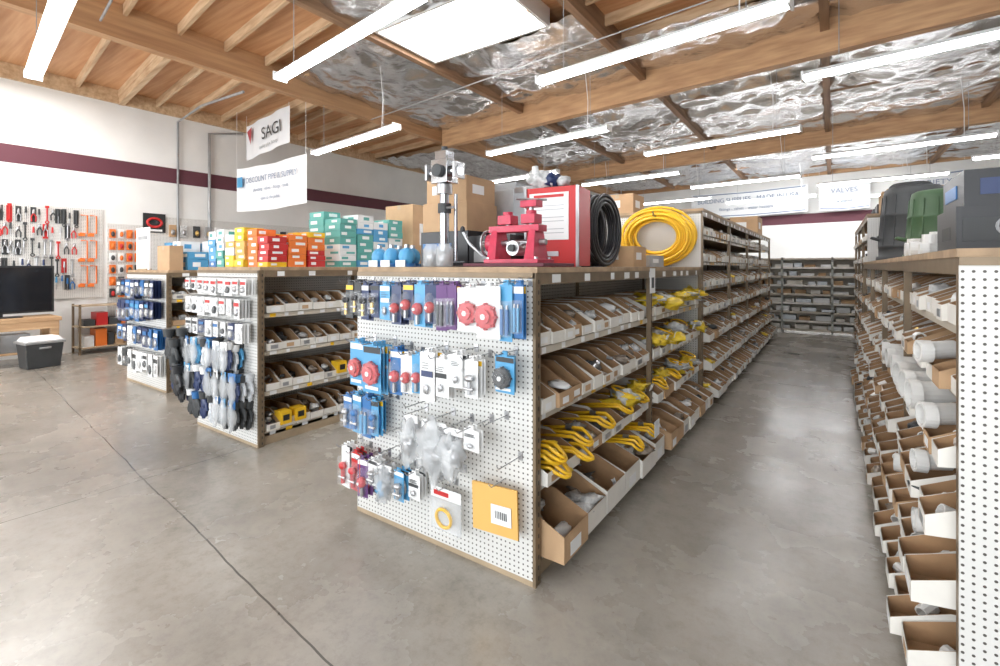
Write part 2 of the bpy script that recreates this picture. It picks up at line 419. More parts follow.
def row(b,sg,xf,y0,y1,z,w0,w1,d,hb,hf,kinds,out=None,posts=(),tilt=.0,gap=0.,jit=.012):
    y=y0
    while y<y1-w0:
        w=U(w0,w1)
        if y+w>y1: break
        xx=xf+sg*U(-jit,jit); mo=out or (m_boxw if R()<.85 else m_kraft2)
        b.bin(xx,sg,y+w/2,z,w-.008,d,hb*U(.93,1.05),hf*U(.85,1.15),mo,m_kraft,tilt)
        if R()<.65: b.box(xx+sg*.0008-.0006,xx+sg*.0008+.0006,y+w*.25,y+w*U(.6,.8),z+.012,z+.012+hf*.5,random.choice([m_label,m_label,m_galv,m_kraft2]))
        contents(b,random.choice(kinds),xx,sg,y+w/2,z,w,d,hb*.7)
        y+=w+gap
b=MB('parts_bins')
row(b,1,-1.165,2.0,3.66,1.112,.115,.15,.46,.16,.06,['clear','clear','dark'])
row(b,1,-1.135,2.0,3.66,.792,.13,.17,.46,.17,.065,['dark','metal','clear'])
row(b,1,-1.12,2.0,3.66,.452,.15,.19,.46,.15,.06,['yellow','dark','clear'])
row(b,1,-1.03,2.0,3.66,.112,.22,.30,.5,.21,.13,['clear','dark','clear'])
row(b,1,-1.165,3.72,5.4,1.112,.13,.17,.46,.15,.06,['yellow','clear'])
row(b,1,-1.13,3.72,5.4,.792,.14,.18,.46,.16,.065,['yellow','clear','dark'])
row(b,1,-1.10,3.72,5.4,.452,.14,.18,.46,.16,.065,['yellow','dark','clear'])
row(b,1,-1.00,3.72,5.4,.112,.16,.22,.5,.20,.11,['clear','metal','dark'])
b.obj(r1)
b=MB('parts_bins')
for i,z in enumerate(LT):
    out=[-.99,-1.05,-1.09,-1.12,-1.14,-1.15,-1.15][i]
    row(b,1,out,5.5,12.1,z+.012,.13,.19,.46,.16,.075,['clear','metal','dark','clear','pvc','yellow'] if i<5 else ['clear','dark','pvc'])
b.obj(r1b)
b=MB('parts_bins')
for i,z in enumerate(L1):
    row(b,1,-3.92,2.2,6.1,z+.012,.12,.18,.42,.15,.065,['dark','dark','clear','metal'])
b.obj(r2)
b=MB('parts_bins')
for i,z in enumerate(L1):
    row(b,1,-6.53,2.5,6.4,z+.012,.14,.22,.42,.15,.06,['dark','clear','metal'])
b.obj(r3)
b=MB('parts_bins')
for i,z in enumerate(LT):
    row(b,1,-3.92,6.3,11.9,z+.012,.2,.25,.42,.15,.07,['clear','dark'])
b.obj(r2b)
b=MB('pipe_fitting_bins')
for i,z in enumerate(LR):
    out=[.20,.235,.27,.30,.325,.35][i]
    row(b,-1,out,2.17,7.85,z+.005,.12 if i>2 else .15,.16 if i>2 else .2,.45,.12,.062,['pvc','pvc','pvc','dark'] if i!=4 else ['pvc','dark','metal','clear'],out=None,tilt=.13,jit=.02)
b.obj(r4)
b=MB('pipe_fitting_bins')
for i,z in enumerate(LT):
    row(b,-1,.355,8.0,12.1,z+.012,.15,.2,.42,.15,.06,['pvc','black','dark','black','pvc'])
b.obj(r4b)
b=MB('large_pvc_fittings')
for (y,z,r,l) in ((2.78,.90,.055,.17),(3.0,.90,.06,.20),(3.25,.90,.055,.15),(3.5,.90,.055,.16),(2.5,1.13,.035,.10),(2.62,.66,.038,.10),(3.8,.90,.05,.15),(4.1,.90,.05,.16),(2.6,.42,.04,.12),(3.3,.42,.04,.12),(2.42,.90,.04,.12)):
    a_=U(-.5,.5)
    b.ring((.29,y,z+.04),(.29+l,y+l*a_,z+.05),r,.006,m_pvc,20)
    b.ring((.275,y-.02*a_,z+.04),(.315,y,z+.04),r+.008,.01,m_pvc,20)
b.obj(r4)
b=MB('yellow_connector_hoses')
def loop(xf,y,z,rad,out,n=3):
    for k in range(n):
        rr=rad-k*.021+U(-.006,.006); zz=z+k*.014+U(0,.01); o_=out*U(.7,1.1); sk=U(-.02,.02); pts=[]
        pts.append((xf-.33,y-rr*.8,zz-.03)); pts.append((xf-.1,y-rr,zz+.01))
        for i in range(9):
            a=-math.pi/2+math.pi*i/8
            pts.append((xf+math.cos(a)*o_,y+sk+math.sin(a)*rr,zz+.02-math.cos(a)*.045))
        pts.append((xf-.1,y+rr,zz+.01)); pts.append((xf-.33,y+rr*.8,zz-.03))
        b.tube(pts,.0095,m_yel,7)
        b.cyl((xf-.1,y+rr,zz+.01),(xf-.06,y+rr,zz+.012),.014,m_steel,6)
for y in (2.12,2.42,2.75,3.08,3.4): loop(-1.15,y,.56,.07,.08,2 if y>2.2 else 3)
for y in (3.9,4.3,4.75): loop(-1.14,y,.56,.07,.07,2)
for y in (2.10,2.35): loop(-1.13,y,.50,.055,.09,2)
for y in (3.1,3.4): loop(-1.06,y,.33,.06,.05,2)
b.obj(r1)
b=MB('yellow_bagged_hoses')
for (z,ys) in ((1.22,[3.9,4.2,4.45,4.75,5.0,5.25]),(.91,[3.9,4.15,4.5,4.8,5.15]),(.58,[4.1,4.55,5.0]),(.60,[3.2,3.5])):
    for y in ys:
        x=-1.20+U(-.03,.03)
        for q in range(3):
            b.blob((x+U(-.05,.06),y+U(-.06,.06),z+U(-.02,.03)),(U(.05,.09),U(.05,.09),U(.02,.04)),random.choice([m_yel2,m_yel2,m_yel2,m_bagw]),.8,12,8,U(-1.5,1.5))
        if R()<.6: b.torus((x,y,z+.05),(.3,U(-.4,.4),1),.075,.008,m_yel,20,6)
        if R()<.5: b.rbox((-1.09,y+.03,z+.02),(.004,.06,.05),m_label,ry=.3)
b.obj(r1)
b=MB('price_tag_card'); b.box(-1.132,-1.128,3.62,3.74,1.30,1.49,m_label); b.box(-1.128,-1.127,3.65,3.71,1.34,1.42,m_dark); b.obj(r1)
b=MB('price_tag_card'); b.box(-1.0,-.996,3.30,3.40,.33,.44,m_label); b.obj(r1)

# ---------------------------------------------------------------- hanging packs on rack 1 end panel
b=MB('hanging_blister_packs')
def pack(x,zt,w,h,card,kind,bm,n=3,y0=1.936,dep=.15,step=.026):
    x+=.02+.06*max(0,(-1.18-x)/1.27)
    b.tube([(x,y0,zt+.012),(x,y0-dep-.02,zt+.012),(x,y0-dep-.035,zt+.03)],.0028,m_steel,5)
    b.box(x-.012,x+.012,y0-.004,y0,zt-.01,zt+.03,m_steel)
    for i in range(n):
        y=y0-.02-step*i-(dep-.02-step*(n-1))*.6
        last=i==n-1
        dx=U(-.008,.008); rz=U(-.12,.12); hh=h*(1 if last else U(.92,1.05))
        if card is not None:
            b.rbox((x+dx,y,zt-hh/2),(w,.0025,hh),card,rz=rz)
            b.rbox((x+dx,y-.0016,zt-hh*.1),(w*.94,.001,hh*.13),random.choice([m_label,m_yel,m_label,card,m_dark]),rz=rz)
            b.box(x+dx-.014,x+dx+.014,y-.003,y,zt-.002,zt+.02,card)
            if not last and kind!='label':
                b.blob((x+dx,y-.012,zt-hh*.58),(w*.38,.012,hh*.3),bm if R()<.6 else m_steel,.1,10,6)
        elif not last:
            b.blob((x+dx,y-.01,zt-hh*.55),(w*.48,.02,hh*.42),m_clear,.45,12,8)
        if not last: continue
        f=y-.004; zc=zt-h*.58
        if kind=='disc':
            b.cyl((x,f,zc),(x,f-.020,zc),w*.42,bm,24); b.cyl((x,f-.020,zc),(x,f-.032,zc),w*.25,bm,18); b.cyl((x,f-.032,zc),(x,f-.036,zc),w*.10,m_label,14)
            for q in range(8):
                a=q*math.pi/4; b.cyl((x+math.cos(a)*w*.42,f,zc+math.sin(a)*w*.42),(x+math.cos(a)*w*.42,f-.02,zc+math.sin(a)*w*.42),w*.055,bm,8)
            b.blob((x,f-.012,zc),(w*.49,.036,w*.49),m_bub,0,18,10)
            b.box(x-w*.38,x+w*.38,f-.001,f+.001,zt-h*.93,zt-h*.86,m_label)
        elif kind=='valve':
            b.cyl((x,f-.015,zc-h*.3),(x,f-.015,zc+h*.2),w*.14,m_brass if bm is m_black else bm,12); b.blob((x,f-.018,zc+h*.12),(w*.36,.018,h*.10),bm); b.cyl((x-w*.32,f-.02,zc-h*.15),(x+w*.32,f-.02,zc-h*.15),w*.10,m_steel,10)
            b.rbox((x,f-.014,zc),(w*.8,.03,h*.66),m_bub)
        elif kind=='dome':
            b.blob((x,f-.012,zc),(w*.38,.026,w*.38),bm,0,14,10); b.cyl((x,f-.03,zc),(x,f-.042,zc),w*.1,m_label,10); b.cyl((x,f-.012,zc-h*.36),(x,f-.012,zc-h*.15),w*.12,m_steel,8)
            b.blob((x,f-.012,zc),(w*.46,.034,h*.38),m_bub,0,14,8)
        elif kind=='pair':
            for s_ in (-.2,.2):
                b.cyl((x+w*s_,f-.015,zc-h*.3),(x+w*s_,f-.015,zc+h*.15),w*.13,bm,10); b.cyl((x+w*s_,f-.015,zc+h*.15),(x+w*s_,f-.015,zc+h*.22),w*.08,m_steel,8)
            b.rbox((x,f-.014,zc-h*.02),(w*.84,.03,h*.62),m_bub)
        elif kind=='label':
            b.box(x-w*.4,x+w*.4,f-.002,f,zt-h*.5,zt-h*.38,bm)
            b.blob((x,f-.01,zt-h*.75),(w*.36,.015,h*.16),m_bub,.1,10,6); b.blob((x,f-.006,zt-h*.75),(w*.2,.008,h*.1),m_steel,.2)
            for q in range(3): b.box(x-w*.35,x+w*U(.05,.3),f-.0025,f,zt-h*(.22+.05*q)-.002,zt-h*(.22+.05*q),m_dark)
        elif kind=='bag':
            b.blob((x,f-.02,zt-h*.55),(w*.5,.03,h*.45),m_clear,.45,14,10); b.blob((x-w*.1,f-.02,zt-h*.68),(w*.28,.016,h*.2),bm,.4,10,7)
            b.blob((x+w*.15,f-.02,zt-h*.6),(w*.16,.016,h*.12),m_steel,.4,10,7)
            b.box(x-w*.45,x+w*.45,f-.003,f,zt-h*.16,zt,m_label)
        elif kind=='ringbag':
            b.rbox((x,f-.015,zt-h*.58),(w,.03,h*.75),m_bub); b.rbox((x,f+.001,zt-h*.58),(w,.002,h*.75),m_clear); b.torus((x,f-.018,zt-h*.62),(0,1,.1),w*.24,.009,bm,20,6)
            b.box(x-w*.5,x+w*.5,f-.003,f,zt-h*.24,zt,m_label)
            b.box(x-w*.4,x+w*.1,f-.004,f-.002,zt-h*.18,zt-h*.08,m_red)
pack(-2.42,1.40,.07,.20,m_dark,'valve',m_black)
pack(-2.34,1.41,.065,.19,m_dark,'valve',m_black)
pack(-2.265,1.40,.07,.20,m_navy,'valve',m_black)
pack(-2.18,1.40,.07,.18,m_navy,'valve',m_black)
pack(-2.09,1.40,.08,.19,m_lblue,'label',m_label)
pack(-2.0,1.40,.075,.21,m_navy,'dome',m_red)
pack(-1.91,1.41,.08,.19,m_navy,'dome',m_red)
pack(-1.82,1.41,.085,.22,m_lblue,'dome',m_pink)
pack(-1.73,1.41,.08,.20,m_navy,'dome',m_red)
pack(-1.655,1.41,.068,.23,m_purple,'pair',m_black)
pack(-1.585,1.41,.068,.22,m_purple,'pair',m_navy)
pack(-1.475,1.40,.125,.21,m_label,'disc',m_pink,3)
pack(-1.345,1.41,.135,.24,m_label,'disc',m_pink,3,dep=.18)
pack(-1.245,1.42,.07,.26,m_lblue,'pair',m_blue)
pack(-1.185,1.42,.05,.24,m_blue,'pair',m_lblue,2)
pack(-2.32,1.07,.115,.25,m_lblue,'disc',m_red,3,dep=.18)
pack(-2.14,1.07,.14,.26,m_lblue,'disc',m_pink,4,dep=.22)
pack(-2.0,1.05,.085,.24,m_blue,'dome',m_pink)
pack(-1.91,1.03,.08,.20,m_label,'dome',m_red)
pack(-1.83,1.04,.075,.20,m_lblue,'dome',m_pink)
pack(-1.73,1.07,.095,.25,m_label,'label',m_navy,3,dep=.2)
pack(-1.62,1.05,.09,.19,m_label,'label',m_dark,3,dep=.22)
pack(-1.52,1.08,.085,.16,m_label,'label',m_label,3,dep=.22)
pack(-1.43,1.06,.08,.18,m_label,'valve',m_steel,3,dep=.2)
pack(-1.27,1.09,.11,.17,m_lblue,'disc',m_black,2)
pack(-2.43,.74,.08,.19,m_blue,'valve',m_steel)
pack(-2.34,.76,.085,.22,m_lblue,'valve',m_blue)
pack(-2.26,.76,.085,.23,m_blue,'pair',m_lblue)
pack(-2.18,.75,.07,.20,m_lblue,'valve',m_blue)
pack(-1.88,.72,.11,.24,None,'bag',m_steel,3)
pack(-1.68,.73,.18,.28,None,'bag',m_galv,3,dep=.2)
pack(-1.55,.72,.14,.22,None,'bag',m_white,2,dep=.22)
pack(-1.42,.74,.10,.10,m_label,'label',m_label,2,dep=.25)
pack(-2.45,.44,.085,.24,m_label,'valve',m_red)
pack(-2.36,.42,.085,.22,m_red,'valve',m_pink)
pack(-2.28,.40,.08,.22,m_purple,'dome',m_pink)
pack(-2.19,.41,.08,.14,m_label,'valve',m_steel)
pack(-2.09,.41,.12,.19,None,'bag',m_lblue,3)
pack(-1.97,.40,.08,.16,m_lblue,'valve',m_steel)
pack(-1.86,.41,.09,.13,m_label,'label',m_dark)
pack(-1.66,.37,.20,.23,None,'ringbag',m_yel,1,dep=.12)
pack(-2.08,1.04,.06,.12,m_label,'label',m_red,2)
for x,z in ((-1.95,.62),(-1.56,.46),(-1.3,.78),(-1.8,.78),(-2.05,.76),(-1.22,.6),(-2.0,.5)):
    b.tube([(x,1.936,z),(x,1.75,z),(x,1.735,z+.02)],.0028,m_steel,5); b.box(x-.012,x+.012,1.932,1.936,z-.02,z+.02,m_steel)
ex=-1.31
b.tube([(ex,1.936,.47),(ex,1.82,.47),(ex,1.80,.49)],.003,m_steel,5)
b.rbox((ex,1.85,.355),(.25,.012,.225),m_env,ry=-.03,rz=.05); b.rbox((ex+.04,1.842,.34),(.11,.003,.09),m_label,ry=-.03,rz=.05)
for q in range(8): b.rbox((ex+q*.010,1.8395,.34),(.004,.002,.035),m_black,ry=-.03,rz=.05)
b.obj(r1)
# ---------------------------------------------------------------- items on top of rack 1
Z=1.501
b=MB('pipe_threading_vise'); cx,cy=-1.40,2.20
b.rbox((cx,cy,Z+.010),(.50,.34,.018),m_maroon)
b.rbox((cx,cy,Z+.03),(.34,.18,.022),m_cast)
for dx in (-.13,.11):
    b.add([(cx+dx-.03,cy-.08,Z+.04),(cx+dx+.03,cy-.08,Z+.04),(cx+dx+.03,cy+.08,Z+.04),(cx+dx-.03,cy+.08,Z+.04),
           (cx+dx-.018,cy-.045,Z+.20),(cx+dx+.018,cy-.045,Z+.20),(cx+dx+.018,cy+.045,Z+.20),(cx+dx-.018,cy+.045,Z+.20)],
          [(0,3,2,1),(4,5,6,7),(0,1,5,4),(1,2,6,5),(2,3,7,6),(3,0,4,7)],m_cast)
b.rbox((cx-.01,cy,Z+.205),(.32,.09,.035),m_cast)
b.cyl((cx-.25,cy,Z+.13),(cx+.17,cy,Z+.13),.016,m_steel,12)
b.cyl((cx-.19,cy,Z+.13),(cx-.155,cy,Z+.13),.055,m_cast,20); b.torus((cx-.205,cy,Z+.13),(1,0,0),.07,.007,m_steel,24,6)
for a in range(3): 
    w=a*math.pi/3; b.cyl((cx-.205,cy+math.cos(w)*.07,Z+.13+math.sin(w)*.07),(cx-.205,cy-math.cos(w)*.07,Z+.13-math.sin(w)*.07),.005,m_steel,6)
for k,(dx,h) in enumerate(((.08,.33),(-.07,.29))):
    b.cyl((cx+dx,cy,Z+.22),(cx+dx,cy,Z+h),.014,m_steel,10); b.rbox((cx+dx,cy,Z+.255),(.085,.08,.05),m_cast); b.cyl((cx+dx,cy,Z+.28),(cx+dx,cy,Z+.30),.028,m_cast,14)
b.rbox((cx+.08,cy,Z+.335),(.10,.07,.035),m_cast); b.cyl((cx+.02,cy-.06,Z+.36),(cx+.14,cy+.06,Z+.36),.007,m_steel,8)
b.cyl((cx-.005,cy-.055,Z+.10),(cx-.005,cy+.055,Z+.10),.04,m_steel,18); b.cyl((cx-.005,cy-.075,Z+.10),(cx-.005,cy-.055,Z+.10),.02,m_dark,14)
b.tube([(cx-.20,cy-.06,Z+.06),(cx-.27,cy-.09,Z+.13),(cx-.31,cy-.10,Z+.20)],.009,m_steel,8); b.blob((cx-.31,cy-.10,Z+.21),(.015,.015,.02),m_black)
for dx in (-.15,.15):
    for dy in (-.07,.07): b.cyl((cx+dx,cy+dy,Z+.04),(cx+dx,cy+dy,Z+.052),.012,m_steel,6)
b.obj(bevel=.003)
b=MB('red_tool_case')
b.rbox((-1.42,2.72,Z+.245),(.33,.20,.48),m_red,rz=.1); b.rbox((-1.42,2.61,Z+.245),(.35,.016,.49),m_red,rz=.1)
for s_ in (-1,1): b.rbox((-1.42+s_*.17,2.60+s_*.017,Z+.245),(.016,.02,.49),m_steel,rz=.1)
b.rbox((-1.435,2.598,Z+.31),(.26,.003,.29),m_label,rz=.1)
for q in range(9): b.rbox((-1.435-(0 if q%3 else .03),2.596,Z+.40-q*.024),(.20 if q%3 else .14,.002,.004),m_galv,rz=.1)
b.rbox((-1.435,2.596,Z+.435),(.2,.002,.018),m_red,rz=.1)
b.rbox((-1.42,2.60,Z+.08),(.10,.01,.03),m_steel,rz=.1)
b.tube([(-1.5,2.66,Z+.48),(-1.5,2.66,Z+.50),(-1.34,2.68,Z+.50),(-1.34,2.68,Z+.48)],.006,m_black,8)
b.obj(bevel=.006)
b=MB('plastic_dispenser_bag')
b.blob((-1.58,2.75,Z+.565),(.085,.06,.07),m_bagw,.5,14,10); b.blob((-1.50,2.76,Z+.56),(.05,.05,.05),m_navy,.4,12,8); b.cyl((-1.60,2.73,Z+.58),(-1.61,2.73,Z+.66),.022,m_white); b.blob((-1.42,2.76,Z+.55),(.05,.04,.035),m_bagw,.4)
b.obj()
b=MB('black_hose_coil')
for k in range(5):
    for j in range(3):
        b.torus((-1.52+k*.05,3.22+U(-.01,.01),Z+.262),(1,U(-.05,.05),0),.245-j*.028,.0135,m_black,34,6)
b.box(-1.5,-1.32,3.2,3.24,Z,Z+.02,m_dark)
b.obj()
b=MB('pipe_stand_tool')
b.rbox((-2.02,2.3,Z+.02),(.20,.16,.035),m_chrome)
b.cyl((-2.02,2.3,Z+.03),(-2.02,2.3,Z+.52),.03,m_chrome,16); b.cyl((-1.96,2.34,Z+.03),(-1.96,2.34,Z+.46),.012,m_chrome,10)
b.cyl((-2.02,2.3,Z+.46),(-2.02,2.3,Z+.52),.05,m_steel,18)
b.rbox((-2.02,2.3,Z+.60),(.13,.11,.15),m_chrome); b.cyl((-2.14,2.3,Z+.60),(-1.89,2.3,Z+.60),.035,m_chrome,16)
b.cyl((-2.02,2.22,Z+.60),(-2.02,2.245,Z+.60),.04,m_dark,16)
b.rbox((-2.02,2.3,Z+.70),(.09,.08,.06),m_chrome); b.cyl((-2.02,2.3,Z+.72),(-2.02,2.3,Z+.76),.02,m_dark,12)
for s_ in (-.115,.115): b.rbox((-2.02+s_,2.3,Z+.60),(.02,.10,.10),m_steel)
b.cyl((-2.02,2.3,Z+.34),(-2.02,2.3,Z+.40),.042,m_dark,16); b.tube([(-1.98,2.28,Z+.37),(-1.88,2.22,Z+.36)],.009,m_steel,8)
b.obj(bevel=.004)
def carton(b,x0,x1,y0,y1,z0,z1,mat,tape=None,lab=None):
    b.box(x0,x1,y0,y1,z0,z1,mat)
    if tape: 
        b.box((x0+x1)/2-.025,(x0+x1)/2+.025,y0-.001,y1+.001,z1-.05,z1+.0015,tape)
    if lab:
        b.box(x0+(x1-x0)*.15,x0+(x1-x0)*.6,y0-.002,y0,z0+(z1-z0)*.35,z0+(z1-z0)*.7,lab)
        b.box(x1,x1+.002,y0+(y1-y0)*.2,y0+(y1-y0)*.6,z0+(z1-z0)*.35,z0+(z1-z0)*.7,lab)
b=MB('equipment_box')
carton(b,-2.22,-1.90,2.95,3.3,Z,Z+.62,m_grey); b.box(-2.20,-1.92,2.946,2.95,Z+.3,Z+.57,m_galv)
carton(b,-1.88,-1.64,2.90,3.25,Z,Z+.57,m_grey); b.box(-1.87,-1.65,2.896,2.90,Z+.05,Z+.30,m_dark)
b.box(-1.88,-1.64,2.895,2.90,Z+.53,Z+.57,m_steel); b.obj(bevel=.004)
b=MB('black_boxes'); carton(b,-2.38,-1.96,2.46,2.85,Z,Z+.24,m_black); b.box(-2.36,-2.1,2.457,2.46,Z+.12,Z+.16,m_blue); carton(b,-1.94,-1.62,2.45,2.7,Z,Z+.20,m_black); b.box(-1.9,-1.66,2.447,2.45,Z+.03,Z+.10,m_galv); b.obj(bevel=.004)
b=MB('cardboard_box'); carton(b,-2.40,-2.0,2.5,2.85,Z+.241,Z+.44,m_kraft2,m_tan); b.obj(bevel=.003)
b=MB('cardboard_box'); carton(b,-2.38,-2.02,2.52,2.85,Z+.441,Z+.62,m_kraft2,m_tan,m_label); b.obj(bevel=.003)
b=MB('cardboard_box'); carton(b,-2.30,-1.9,3.5,3.9,Z,Z+.55,m_kraft2,m_tan,m_label); b.obj(bevel=.003)
b=MB('float_ball_packs')
for i,(x,y) in enumerate(((-2.34,2.05),(-2.22,2.04),(-2.10,2.05),(-2.30,2.18),(-2.17,2.17))):
    b.blob((x,y,Z+.06),(.05,.05,.058),m_lblue,0,14,10); b.cyl((x,y,Z),(x,y,Z+.02),.052,m_blue,14); b.cyl((x,y,Z+.11),(x,y,Z+.135),.016,m_steel); b.box(x-.04,x+.04,y-.054,y-.052,Z,Z+.04,m_label)
b.obj()
b=MB('clear_jar'); 
for x in (-1.90,-1.80):
    b.lathe((x,2.05,Z),[(0,0),(.045,0),(.048,.01),(.048,.10),(.035,.12),(.035,.13),(0,.13)],m_clear,16); b.blob((x,2.05,Z+.05),(.035,.035,.04),m_steel,.3)
b.obj()
b=MB('boxed_stock')
for (x,y,w,d,h,mt) in ((-1.4,3.75,.3,.3,.16,m_kraft2),(-1.45,4.3,.34,.4,.10,m_galv),(-2.15,4.4,.4,.5,.4,m_white),(-2.2,5.0,.3,.4,.2,m_kraft2)):
    carton(b,x-w/2,x+w/2,y-d/2,y+d/2,Z,Z+h,mt,m_tan,m_label)
b.obj(bevel=.003)
b=MB('yellow_hose_coil')
for k in range(16):
    b.torus((-1.60+U(-.025,.025),5.39-.016*(k%6)-.01,1.83+U(-.015,.015)),(U(-.03,.03),1,U(-.04,.04)),.405-.012*k+U(-.008,.008),.014,m_yel,44,8,sy=U(.74,.79))
b.tube([(-1.60,5.43,2.06),(-1.60,5.24,2.06),(-1.60,5.22,2.10)],.01,m_steel,6)
b.obj(r1b)
b=MB('cardboard_box'); carton(b,-2.35,-1.95,5.6,6.0,2.131,2.38,m_kraft2,m_tan,m_label); b.obj(bevel=.003)
b=MB('cardboard_box'); carton(b,-1.9,-1.5,8.6,9.1,2.131,2.3,m_kraft2,m_tan,m_label); b.obj(bevel=.003)
b=MB('cardboard_box'); carton(b,-1.7,-1.2,10.6,11.3,2.131,2.5,m_kraft2,m_tan,m_label); b.obj(bevel=.003)
# ---------------------------------------------------------------- rack 2 top stock
def stack(b,x0,y0,nx,ny,nz,w,d,h,z,mats,lm=None):
    for i in range(nx):
        for j in range(ny):
            zz=z; top=z+nz*h*U(.8,1.02)
            m=random.choice(mats)
            while zz+h*.6<top:
                if R()<.45: m=random.choice(mats)
                hh=h*U(.75,1.2); g=.004; xx=x0+i*w+U(0,.012); yy=y0+j*d+U(0,.012)
                b.box(xx,xx+w-g-.012,yy,yy+d-g-.012,zz,zz+hh-.002,m)
                l=lm or (m_label if m is not m_white else random.choice([m_teal,m_lblue,m_teal]))
                a=U(.08,.4); c=a+U(.25,.5)
                b.box(xx+w*a,xx+w*min(c,.85),yy-.001,yy,zz+hh*.3,zz+hh*.72,l)
                b.box(xx+w-g-.012,xx+w-g-.011,yy+d*a,yy+d*min(c,.85),zz+hh*.3,zz+hh*.72,l)
                zz+=hh
b=MB('boxed_stock')
stack(b,-4.95,2.2,2,1,5,.15,.2,.07,Z,[m_lblue,m_teal,m_white,m_blue])
stack(b,-4.62,2.2,2,2,6,.17,.2,.062,Z,[m_yel2,m_yel,m_env,m_label])
stack(b,-4.26,2.22,2,3,6,.17,.19,.055,Z,[m_orange,m_red,m_red,m_orange,m_yel])
b.obj()
b=MB('boxed_stock')
stack(b,-4.45,2.95,2,4,8,.26,.21,.066,Z,[m_white,m_white,m_teal,m_teal,m_lblue,m_lblue])
b.obj()
b=MB('cardboard_box'); carton(b,-4.9,-4.48,4.2,4.8,Z,Z+.6,m_white,m_tan,m_blue); b.obj()
b=MB('cardboard_box'); carton(b,-4.4,-3.95,3.95,4.5,Z,Z+.72,m_kraft2,m_tan,m_label); b.obj()
b=MB('cardboard_box'); carton(b,-4.4,-3.95,4.6,5.3,Z,Z+.82,m_kraft2,m_tan,m_label); b.obj()
b=MB('cardboard_box'); carton(b,-4.8,-4.0,7.0,8.0,2.131,2.6,m_kraft2,m_tan,m_label); b.obj()
b=MB('yellow_parts_boxes')
for (y,z) in ((2.32,.12),(2.46,.12),(2.9,.46),(3.3,.8)):
    b.box(-4.0,-3.895,y,y+.10,z+.02,z+.13,m_yel); b.box(-3.895,-3.894,y+.02,y+.08,z+.05,z+.10,m_black)
b.obj(r2)
b=MB('hanging_work_gloves')
def glove(x,y,z,mat,s=1.,cuff=None):
    b.tube([(x,y+.02,z+.01),(x,y-.02,z+.01)],.003,m_steel,5)
    b.tube([(x,y,z),(x,y,z-.06*s)],.04*s,cuff or mat,10,radii=[.045*s,.038*s])
    b.blob((x,y,z-.105*s),(.05*s,.022*s,.06*s),mat,.1,10,8)
    for i,(dx,l) in enumerate(((-.036,.075),(-.012,.09),(.012,.085),(.035,.065))):
        b.tube([(x+dx*s,y,z-.14*s),(x+dx*1.15*s,y-.008*s,z-(.15+l*.6)*s),(x+dx*1.2*s,y-.004,z-(.15+l)*s)],.012*s,mat,7,radii=[.014*s,.012*s,.008*s])
    b.tube([(x+.04*s,y,z-.09*s),(x+.07*s,y-.01,z-.12*s),(x+.082*s,y-.012,z-.155*s)],.013*s,mat,7,radii=[.016*s,.013*s,.009*s])
for r_,zt in enumerate((.86,.62,.40)):
    for i in range(7):
        x=-4.82+i*.135
        if r_==0 and i>5: continue
        for k in range(3):
            glove(x+U(-.02,.02),2.10-.05*k,zt+U(-.02,.02),random.choice([m_glove,m_glove,m_dark,m_galv,m_navy,m_dark] if r_ else [m_lblue,m_glove,m_glove,m_navy]),1.0,random.choice([m_glove,m_blue,m_dark,m_label]))
        if R()<.7: b.rbox((x,1.965,zt-.02),(.09,.004,.07),random.choice([m_label,m_blue,m_lblue]),rz=U(-.2,.2)); b.blob((x,1.96,zt-.12),(.06,.02,.11),m_clear,.3,10,8)
for k in range(14):
    glove(-4.98+U(-.12,.14),2.02-.05*(k%3),.92-.10*(k//3)+U(-.02,.02),random.choice([m_navy,m_dark,m_black,m_navy]),1.15)
b.obj(r2)
b=MB('hanging_carded_goods')
def cards(xs,zt,w,h,mats,acc,y0):
    for x in xs:
        b.tube([(x,y0,zt+.012),(x,y0-.14,zt+.012)],.003,m_steel,5)
        hh=h*U(.8,1.15); fm=random.choice(mats)
        for k in range(4):
            b.rbox((x+U(-.006,.006),y0-.04-.025*k,zt-hh/2),(w,.003,hh),fm,rz=U(-.15,.15))
        b.box(x-w*.4,x+w*.4,y0-.122,y0-.118,zt-hh*.35,zt-hh*.16,random.choice(acc))
        b.blob((x,y0-.122,zt-hh*.65),(w*.32,.015,hh*.2),random.choice([m_bagw,m_clear,m_steel,m_dark]),.2)
        b.rbox((x,y0-.128,zt-hh*.65),(w*.85,.02,hh*.5),m_bub)
Y2=2.126
cards([-4.92+i*.125 for i in range(9)],1.40,.10,.13,[m_label],[m_red],Y2)
cards([-4.90+i*.125 for i in range(8)],1.23,.10,.15,[m_label,m_white],[m_red,m_label],Y2)
cards([-4.90+i*.13 for i in range(8)],1.03,.10,.14,[m_label,m_label,m_navy],[m_label,m_dark,m_blue],Y2)
b.obj(r2)
b=MB('hanging_carded_goods')
Y3=2.436
cards([-7.66+i*.15 for i in range(8)],1.34,.13,.22,[m_blue,m_navy,m_navy,m_dark],[m_blue,m_label],Y3)
cards([-7.66+i*.15 for i in range(8)],1.08,.13,.24,[m_blue,m_navy,m_navy,m_blue],[m_navy,m_label,m_lblue],Y3)
cards([-7.62+i*.16 for i in range(8)],.76,.13,.22,[m_label,m_blue,m_navy],[m_label,m_blue],Y3)
cards([-7.62+i*.16 for i in range(8)],.46,.13,.25,[m_label,m_label,m_dark],[m_label,m_dark],Y3)
b.obj(r3)
b=MB('boxed_stock'); Z3=1.461
stack(b,-7.3,2.7,3,3,3,.24,.25,.12,Z3,[m_kraft2,m_white,m_label,m_lblue]); carton(b,-6.95,-6.6,2.5,2.65,Z3,Z3+.3,m_kraft2,m_tan); 
b.obj()
